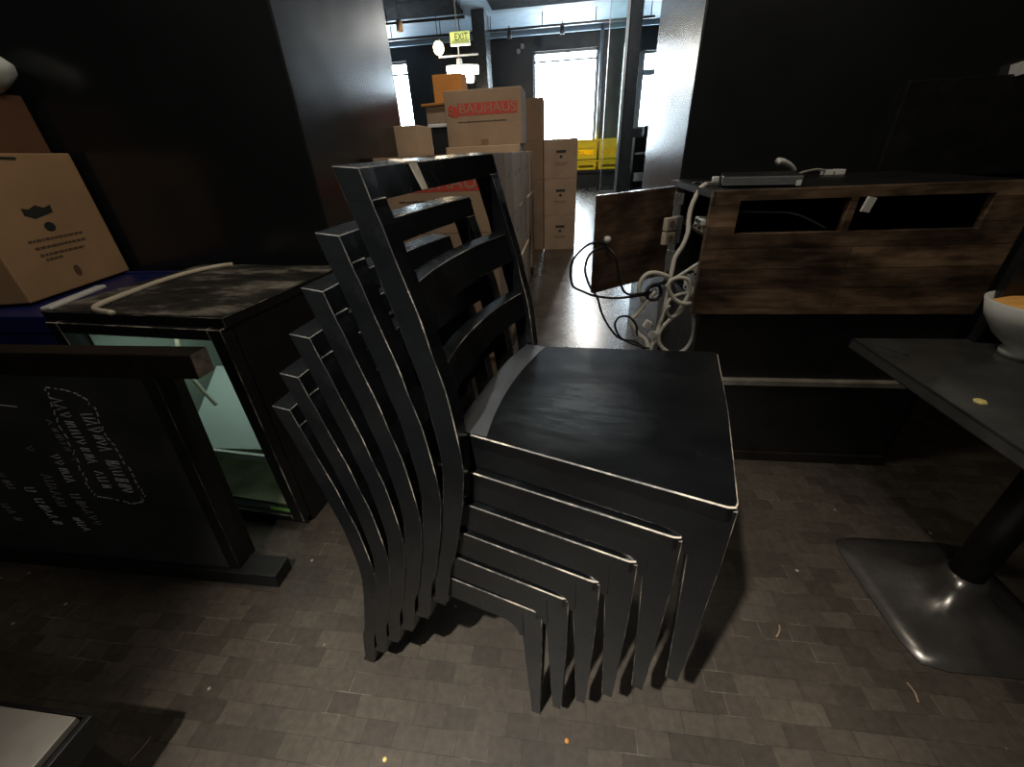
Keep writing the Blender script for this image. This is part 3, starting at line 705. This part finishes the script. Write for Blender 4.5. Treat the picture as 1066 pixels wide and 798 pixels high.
b = MB(); n = 9; rings = []
random.seed(5)
for k in range(7):
    f = k / 6; r = .20 * math.sin(PI * (.15 + .8 * f)) ; rings.append([(-2.14 + r * math.cos(a) * random.uniform(.9, 1.08) * .95, 1.545 + .5 * r * math.sin(a) * random.uniform(.9, 1.1), 1.463 + .16 * f) for a in [2 * PI * j / 12 for j in range(12)]])
b.strip(rings); tag(b.build('plastic_bag', M['bag'], smooth=True), 'crumpled white plastic bag on the dark carton at the left edge', 'bag')

# ------------------------------------------------------------------ counter on the right
t = thing('service_counter', 'wood-fronted counter with slot openings, black base and an open side door', 'counter', (.92, 1.75, 0))
X0, X1, Y0, Y1, ZT, ZB = .462, 1.372, 1.45, 2.06, 1.060, .655
def fr(b, x0, x1, z0, z1, y0=Y0, y1=Y0 + .025): b.box((x0, y0, z0), (x1, y1, z1))
b = MB(); fr(b, X0, X1, ZB, .930); fr(b, X0, .548, .930, 1.030); fr(b, 1.256, X1, .930, 1.030); fr(b, X0, X1, 1.030, ZT); fr(b, .868, .888, .93, 1.03)
b.build('front_panel', M['wood'], t)
b = MB(); b.box((X0 + .002, Y0 + .027, ZT - .022), (X1, Y1, ZT - .002)); b.build('top', M['blackwood'], t)
b = MB(); b.box((X0 + .03, Y1 - .02, .0), (X1, Y1, ZT - .024)); b.box((X1 - .02, Y0 + .027, 0), (X1, Y1 - .02, ZT - .024)); b.build('carcass', M['blackwood'], t)
b = MB(); b.box((X0 + .03, Y0 + .027, .64), (X1 - .02, Y1 - .02, .665)); b.box((X0 + .06, Y0 + .05, .885), (X1 - .02, Y1 - .02, .905)); b.build('shelf', M['blackwood'], t)
b = MB(); b.box((X0 + .02, Y1 - .05, .0), (X0 + .05, Y1 - .02, ZT - .024)); b.build('corner_post', M['greyplastic'], t)
b = MB(); b.box((.50, Y0 + .012, .39), (1.36, Y0 + .05, .655)); b.box((.50, Y0 + .05, 0), (.53, Y1 - .06, .64)); b.build('base_panel', M['blackwood'], t)
b = MB(); b.box((.52, Y0 - .01, .048), (1.315, Y0 + .035, .368)); b.build('kick_panel', M['blackwood'], t)
b = MB(); b.box((.52, Y0 - .014, .368), (1.318, Y0 + .045, .388)); b.build('ledge', M['paleledge'], t, label='worn pale ledge strip')
b = MB(); b.box((.53, Y0 - .022, 0), (1.325, Y0 + .04, .046)); b.build('plinth', M['brownbeam'], t, bevel=.003)
# open side door: panel in its own frame
da = math.atan2(1.80 - 1.542, .43 - .115); L = math.hypot(1.80 - 1.542, .43 - .115)
dd = bpy.data.objects.new('side_door', None); COL.objects.link(dd); dd.parent = t; dd.location = Vector((.115, 1.542, .705)) - Vector(t.location); dd.rotation_euler = (0, 0, da)
dd['label'] = 'open dark veneered side door'
b = MB(); b.box((0, 0, 0), (L, .018, .345)); b.build('door_panel', M['doorwood'], dd, False, bevel=.0015)
b = MB(); b.box((0, .0005, .3452), (L, .0175, .3470)); b.build('edge_band', M['silver'], dd, False)
b = MB(); b.lathe([(.001, .0), (.012, 0), (.014, .012), (.008, .02), (.001, .021)], (.045, -.0, .195), 18, rot=(PI / 2, 0, 0)); b.build('knob', M['white'], dd, False, smooth=True)
for z in (.76, .98):
    b = MB(); b.cyl((.432, 1.80, z), (.432, 1.80, z + .05), .008, 10); b.box((.43, 1.795, z + .005), (.462, 1.805, z + .045)); b.build('hinge', M['silver'], t)
# sockets, strips and plugs inside the open side
tt = thing('power_strip', 'cream double socket strip mounted inside the counter near the open door', 'power strip', (.40, 1.71, .85), .55)
for k in range(2):
    b = MB(); b.box((-.02, -.012, .0 + k * .052), (.03, .012, .048 + k * .052)); so = b.build('socket', M['cable_cream'], tt, False, bevel=.003)
    b = MB(); b.cyl((.005, -.0125, .024 + k * .052), (.005, -.0145, .024 + k * .052), .014, 14); b.build('outlet', M['paleledge'], so, False)
b = MB(); b.box((.03, -.008, .0), (.06, .02, .10)); b.build('bracket', M['greyplastic'], tt, False)
for (x, y, z, w, d, h, lab, m) in ((.50, 1.62, .905, .09, .12, .028, 'pale adapter block on the upper inner shelf of the counter', 'cable_cream'), (.49, 1.60, .934, .06, .10, .02, 'small white adapter on top of the pale adapter block', 'white'), (.50, 1.58, .665, .10, .16, .035, 'white router box on the lower inner shelf of the counter', 'white'), (.50, 1.60, .70, .08, .12, .03, 'grey box on top of the white router box in the counter', 'greyplastic'), (.51, 1.60, .73, .07, .09, .045, 'pale plug adapter topmost on the lower shelf of the counter', 'cable_cream')):
    q = thing('power_adapter', lab, 'adapter', (x + w / 2, y + d / 2, z), group='adapters inside the counter')
    b = MB(); b.box((x, y, z), (x + w, y + d, z + h)); b.build('housing', M[m], q, bevel=.004)
    b = MB(); b.cyl((x - .006, y + d * .3, z + h / 2), (x + .004, y + d * .3, z + h / 2), .005, 8); b.cyl((x - .006, y + d * .7, z + h / 2), (x + .004, y + d * .7, z + h / 2), .005, 8); b.build('plug', M['cable_black'], q)
# things on the counter
t = thing('network_box', 'black flat device with ribbed grey front on the counter top', 'device', (.66, 1.64, ZT - .002), -.28)
b = MB(); b.box((-.115, -.10, .006), (.115, .10, .036)); b.build('housing', M['blackwood'], t, False, bevel=.003)
b = MB(); b.box((-.114, -.1035, .007), (.114, -.1005, .033))
for k in range(4): b.box((-.112, -.1050, .009 + k * .006), (.112, -.1035, .0125 + k * .006))
b.build('front_grille', M['greyplastic'], t, False)
for sx in (-.09, .09):
    b = MB(); b.cyl((sx, -.08, 0), (sx, -.08, .007), .008, 10); b.cyl((sx, .08, 0), (sx, .08, .007), .008, 10); b.build('foot', M['cable_black'], t, False)
b = MB(); b.box((.098, -.1075, .004), (.113, -.1035, .02)); b.build('cap', M['white'], t, False, bevel=.002)
t = thing('cable_plug', 'silver connector with two plugs left of the black device on the counter', 'plug', (.53, 1.69, ZT - .002))
b = MB(); b.box((.50, 1.67, ZT - .002), (.545, 1.69, ZT + .012)); b.build('body', M['silver'], t, bevel=.003)
b = MB(); b.box((.530, 1.70, ZT - .002), (.552, 1.72, ZT + .026)); b.build('plug', M['white'], t, bevel=.003)
b = MB(); b.tube([(.50, 1.68, ZT + .006), (.48, 1.69, ZT + .008), (.468, 1.72, ZT + .005)], .004, 8); b.build('lead', M['cable_black'], t, smooth=True)
t = thing('white_plug', 'white plug with its lead leaning on the back of the black device', 'plug', (.80, 1.80, ZT - .002))
b = MB(); b.tube([(.765, 1.77, ZT + .062), (.785, 1.772, ZT + .061), (.815, 1.776, ZT + .048), (.838, 1.78, ZT + .03)], lambda f: .019 - .011 * f, 10, flat=.7); b.build('body', M['white'], t, smooth=True)
b = MB(); b.tube([(.836, 1.78, ZT + .031), (.85, 1.80, ZT + .022), (.87, 1.82, ZT + .016), (.93, 1.88, ZT + .02), (.99, 1.93, ZT + .022), (1.04, 1.96, ZT + .014)], .0045, 8); b.build('lead', M['cable_white'], t, smooth=True)
t = thing('socket_block', 'small white twin socket lying at the back of the counter top', 'socket', (1.07, 1.97, ZT - .002), -.1)
for k in range(2):
    b = MB(); b.box((-.035 + k * .04, -.02, 0), (.0 + k * .04, .02, .02)); b.build('socket', M['white'], t, False, bevel=.003)
    b = MB(); b.cyl((-.0175 + k * .04, 0, .02), (-.0175 + k * .04, 0, .0215), .012, 12); b.build('outlet', M['greyplastic'], t, False)
tag(MB().box((.905, 1.440, .988), (.928, 1.449, 1.030), rot=(0, .2, 0)).build('white_tag', M['paper']), 'white tag hanging in the right slot of the wooden counter front', 'tag')
# loose rag of clear film inside left slot
b = MB(); b.tube([(.56, 1.52, .99), (.66, 1.53, .985), (.76, 1.53, .975), (.86, 1.52, .93)], .009, 8, flat=.4); tag(b.build('grey_hose', M['greyplastic'], smooth=True), 'grey flat hose lying inside the left slot of the counter', 'hose')
# cables
W = dict(
 W1=([(.497, 1.66, 1.066), (.473, 1.643, 1.05), (.45, 1.627, .996), (.444, 1.61, .95), (.443, 1.593, .914), (.429, 1.577, .873), (.404, 1.56, .833), (.396, 1.543, .795), (.389, 1.527, .728), (.382, 1.51, .659), (.367, 1.493, .587), (.353, 1.477, .534), (.338, 1.46, .492), (.32, 1.40, .3), (.33, 1.36, .1), (.38, 1.33, .008), (.46, 1.30, .008)], .0085, 'cable_white', 'thick white cable hanging down from the counter top to the floor'),
 W2=([(.486, 1.52, .68), (.486, 1.50, .643), (.499, 1.498, .566), (.488, 1.495, .506), (.456, 1.493, .478), (.414, 1.491, .483), (.379, 1.488, .517), (.37, 1.486, .559), (.385, 1.484, .599), (.417, 1.481, .639), (.439, 1.479, .688), (.452, 1.476, .729), (.441, 1.474, .771), (.409, 1.472, .783), (.377, 1.469, .773), (.374, 1.467, .746), (.399, 1.465, .708), (.435, 1.462, .69), (.474, 1.485, .687)], .0075, 'cable_white', 'white cable in a long hanging loop below the counter corner'),
 W3=([(.381, 1.52, .773), (.337, 1.514, .789), (.302, 1.507, .788), (.28, 1.501, .762), (.279, 1.495, .728), (.3, 1.488, .689), (.332, 1.482, .731), (.302, 1.475, .69), (.277, 1.469, .651), (.258, 1.463, .623), (.284, 1.456, .575), (.323, 1.45, .534), (.34, 1.42, .4)], .0085, 'cable_white', 'coiled white cable looping left towards the open side door'),
 W4=([(.49, 1.54, .711), (.429, 1.51, .711), (.395, 1.5, .696), (.378, 1.49, .658), (.368, 1.48, .612)], .0055, 'cable_white', 'thin white lead bending out of the counter side at mid height'),
 W5=([(.50, 1.56, .818), (.433, 1.52, .787), (.4, 1.51, .769), (.371, 1.5, .743)], .006, 'cable_white', 'white lead slanting up into the counter side, uppermost of the tangle'),
 W6=([(.382, 1.45, .687), (.378, 1.46, .662), (.401, 1.47, .636), (.432, 1.48, .651), (.454, 1.49, .695), (.485, 1.53, .735)], .006, 'cable_white', 'small white loop in front of the cable tangle'),
 B1=([(.152, 1.545, .885), (.116, 1.523, .9), (.076, 1.517, .889), (.036, 1.51, .85), (.023, 1.503, .81), (.032, 1.497, .751), (.068, 1.49, .731), (.118, 1.483, .714), (.189, 1.477, .708), (.263, 1.47, .717), (.34, 1.50, .72)], .0045, 'cable_black', 'black cable swinging widest left of the open side door'),
 B2=([(.152, 1.54, .88), (.11, 1.513, .876), (.084, 1.507, .85), (.076, 1.5, .803), (.096, 1.493, .748), (.126, 1.487, .705), (.144, 1.48, .651), (.176, 1.473, .595), (.219, 1.467, .55), (.282, 1.46, .537), (.33, 1.44, .50)], .0045, 'cable_black', 'black cable hanging lowest from the side door knob'),
 B3=([(.151, 1.535, .882), (.178, 1.5, .86), (.192, 1.49, .811), (.205, 1.48, .761), (.228, 1.47, .728), (.267, 1.46, .728), (.34, 1.49, .73)], .0045, 'cable_black', 'black cable curving across the face of the open side door'),
 B4=([(.33, 1.44, .52), (.26, 1.44, .54), (.215, 1.44, .569), (.193, 1.44, .616), (.208, 1.44, .647), (.242, 1.44, .647), (.27, 1.44, .616), (.28, 1.45, .57)], .004, 'cable_black', 'small black coil low beside the white cable tangle'),
 B5=([(.30, 1.47, .735), (.318, 1.48, .755), (.345, 1.485, .75), (.352, 1.48, .72), (.33, 1.475, .70), (.305, 1.475, .712), (.31, 1.49, .74), (.36, 1.52, .75), (.45, 1.56, .76)], .0065, 'cable_black', 'thick black cable coiled inside the left white loop'))
for k, (p, r, m, lab) in W.items():
    tag(MB().tube(p, r, 8).build('white_cable' if k[0] == 'W' else 'black_cable', M[m], smooth=True), lab, 'cable', 'white cables at the counter side' if k[0] == 'W' else 'black cables at the side door')
for i, (x, y, z) in enumerate(((.300, 1.44, .60), (.325, 1.45, .555))):
    tag(MB().box((x, y, z), (x + .026, y + .02, z + .03), rot=(.1, .5, .2)).build('cable_plug', M['white'], bevel=.004), ['white plug dangling in the middle of the cable tangle', 'white plug dangling lowest in the cable tangle'][i], 'plug', 'loose white plugs')
# board leaning on the wall behind the counter
t = thing('leaning_board', 'black flat board standing on the counter against the right wall', 'panel', (1.75, 2.08, ZT))
b = MB(); b.box((1.30, 2.072, 1.03), (2.25, 2.098, 1.365)); b.build('panel', M['blackwood'], t, bevel=.003)
for x in (1.5, 2.05):
    b = MB(); b.box((x - .03, 2.03, .0), (x + .03, 2.098, 1.031)); b.build('support', M['blackwood'], t)
tag(MB().box((1.645, 2.062, 1.366), (1.72, 2.098, 1.405), rot=(0, -.25, 0)).build('paper_card', M['paper']), 'small white card on the top edge of the black panel by the right wall', 'card')

# ------------------------------------------------------------------ table on the right
t = thing('pedestal_table', 'black square table with worn glossy top and flared metal base at right', 'table', (1.14, .80, 0))
b = MB(); b.box((.740, .50, .714), (1.50, 1.045, .742)); b.build('table_top', [M['blacktop'], M['blackwood']], t, bevel=.004, bmat=1)
bx, by = 1.13, .835
b = MB(); rings = []
prof = [(.205, 0), (.205, .006), (.165, .014), (.12, .028), (.085, .045), (.062, .068), (.05, .10), (.045, .13)]
for h, z in prof:
    ring = []
    for k in range(32):
        a = 2 * PI * k / 32 + PI / 4 * 0; ca, sa = math.cos(a), math.sin(a)
        e = 10 if z < .02 else max(2, 10 - (z - .02) * 90)
        rr = h / (abs(ca) ** e + abs(sa) ** e) ** (1 / e); ring.append((bx + rr * ca, by + rr * sa, z))
    rings.append(ring)
b.strip(rings); b.build('base', M['steel'], t, smooth=True)
b = MB(); b.cyl((bx, by, .10), (bx, by, .70), .038, 24); b.build('post', M['blackwood'], t, smooth=True)
b = MB(); b.box((bx - .18, by - .03, .695), (bx + .18, by + .03, .714)); b.box((bx - .03, by - .18, .695), (bx + .03, by + .18, .714)); b.build('bracket', M['blackwood'], t)
tag(MB().lathe([(.001, 0), (.011, 0), (.009, .003), (.001, .004)], (.795, .741, .7425), 6).build('crumb', M['amber']), 'small yellow flake lying on the black table top', 'crumb')
b = MB(); b.tube([(.775, .985, .7432), (.785, .97, .7432), (.795, .96, .7432)], .005, 6, flat=.3); b.tube([(.80, .952, .7432), (.806, .945, .7432)], .007, 6, flat=.3); b.build('chip', M['ink_black'], t, label='dark chipped spots near the corner')
c = (1.035, .95, .742)
t = thing('paper_bowl', 'white bowl with orange filling on the far edge of the black table', 'bowl', c)
b = MB(); b.lathe([(.001, 0), (.034, 0), (.036, .012), (.030, .02), (.060, .045), (.088, .085), (.100, .122), (.096, .124), (.083, .086), (.055, .05), (.001, .035)], c, 34); b.build('bowl', M['white'], t, smooth=True)
b = MB(); b.lathe([(.001, .08), (.06, .082), (.089, .108), (.07, .118), (.03, .124), (.001, .125)], c, 24); b.build('filling', M['bowl_in'], t, smooth=True)
t = thing('display_stand', 'black upright display board on the table edge behind the white bowl', 'display stand', (1.14, 1.03, .742))
b = MB(); b.box((1.0, 1.026, .752), (1.30, 1.042, 1.0)); b.build('board', M['blackwood'], t, bevel=.003)
b = MB(); b.box((1.0, 1.020, .742), (1.30, 1.044, .752)); b.build('foot', M['blackwood'], t, bevel=.002)
b = MB(); b.box((1.0, 1.018, .752), (1.055, 1.026, .998)); b.build('edge_strip', M['greyplastic'] if False else M['blackwood'], t, bevel=.002)
b = MB(); b.box((.998, 1.02, .988), (1.02, 1.044, 1.008)); b.build('corner_clip', M['white'], t, bevel=.002, label='white clip on the top corner')

# ------------------------------------------------------------------ low table in the near left corner
t = thing('low_table', 'low table with pale grey board top and black rim in the near left corner', 'table', (-1.3, -.05, 0))
xr, yf, zt = -.905, .232, .30
b = MB(); b.box((-1.7, -.35, zt - .016), (xr, yf, zt)); b.build('table_top', [M['greyboard'], M['paleledge']], t, bevel=.002, bmat=1)
b = MB(); b.box((-1.72, -.37, zt - .075), (xr + .012, yf + .012, zt - .017)); b.build('rim', M['blackwood'], t, bevel=.003)
for x in (-1.66, xr - .05):
    for y in (-.31, yf - .05):
        b = MB(); b.box((x, y, 0), (x + .04, y + .04, zt - .076)); b.build('leg', M['blackwood'], t, bevel=.002)

# ------------------------------------------------------------------ litter on the floor
for p, q, lab in (((-.983, .248), (-.975, .293), 'pale wood splinter on the floor beside the low table'), ((.627, .713), (.605, .678), 'pale splinter on the floor between the chair stack and the table base'), ((.875, .595), (.872, .553), 'grey splinter on the floor below the table base')):
    tag(MB().tube([(p[0], p[1], .0025), ((p[0] + q[0]) / 2 + .004, (p[1] + q[1]) / 2, .004), (q[0], q[1], .0025)], .0022, 6, flat=.6).build('wood_splinter', M['pallet']), lab, 'splinter', 'splinters on the floor')
for x, y, m, lab in ((.03, .392, 'card_orange', 'small orange crumb on the floor in front of the chair feet'), (-.385, .315, 'amber', 'small pale crumb on the floor at the bottom edge')):
    tag(MB().lathe([(.001, 0), (.0055, .001), (.004, .003), (.001, .004)], (x, y, 0), 7).build('crumb', M[m]), lab, 'crumb')

# ------------------------------------------------------------------ light
def light(name, typ, loc, power, color=(1, 1, 1), size=.2, target=None, **kw):
    l = bpy.data.lights.new(name, typ); l.energy = power; l.color = color
    if typ == 'AREA': l.size = size
    else: l.shadow_soft_size = size
    for k, v in kw.items(): setattr(l, k, v)
    o = bpy.data.objects.new(name, l); COL.objects.link(o); o.location = loc
    if target is not None: o.rotation_euler = (Vector(target) - Vector(loc)).to_track_quat('-Z', 'Y').to_euler()
    return o
light('ceiling_spot', 'SPOT', (-.6, -.63, 2.6), 480, (1., .94, .84), .03, (.0, .44, .0), spot_size=math.radians(50), spot_blend=1.)
light('passage_fill', 'POINT', (-.2, 1.12, 2.5), 40, (1., .90, .76), .2)  # added fill without a fitting, brightens cartons, chair rails and counter front
light('table_fill', 'POINT', (1.7, .3, 2.75), 10, (1., .84, .62), .06)  # weak unseen fill, added for highlights on the table and its base
light('corner_fill', 'POINT', (-1.1, -1.3, 2.7), 20, (1., .93, .84), .2)  # unseen front fill, added to brighten the chalkboard
light('fridge_fill', 'AREA', (-1.24, 1.1, .785), .7, (.85, 1., .92), .25, (-1.24, 1.15, 0))  # added glow inside the cabinet to brighten the liner, no known fitting
light('globe_light', 'POINT', (-2.59, 9.8, 2.8), 40, (1., .8, .55), .1)
light('chandelier_light', 'POINT', (-2.1, 9.7, 2.4), 90, (1., .9, .75), .15)
light('back_fill', 'POINT', (.7, 11.5, 3.7), 280, (1., .95, .88), .1)  # unseen fill added to brighten the yellow crates and the far cartons
light('carton_fill', 'SPOT', (-.1, 2.95, 4.0), 190, (1., .92, .84), .05, (-.5, 4.2, 1.2), spot_size=math.radians(110), spot_blend=1.)  # added unseen spot for the carton fronts, not one of the rail spotlights
w = bpy.data.worlds.new('world'); SC.world = w; w.use_nodes = True
w.node_tree.nodes['Background'].inputs['Color'].default_value = (.6, .7, .8, 1); w.node_tree.nodes['Background'].inputs['Strength'].default_value = .02

# ------------------------------------------------------------------ camera
cam = bpy.data.cameras.new('camera'); co = bpy.data.objects.new('camera', cam); COL.objects.link(co)
cam.sensor_width = 36; cam.lens = 36 * 414.4 / 1066; cam.clip_start = .01
Rw = Matrix(((0.99200395, 0.0220122, -0.12427235), (0.11841705, -0.50292071, 0.85618232), (-0.04365269, -0.86405221, -0.50150596)))
Rc = Matrix((Rw.col[0], -Rw.col[1], -Rw.col[2])).transposed()
co.matrix_world = Matrix.Translation((0, 0, 1.194)) @ Rc.to_4x4()
SC.camera = co
vs = SC.view_settings
SC.display_settings.display_device = 'sRGB'
vs.view_transform = 'Standard'; vs.look = 'None'; vs.exposure = 0; vs.gamma = 1; vs.use_curve_mapping = False
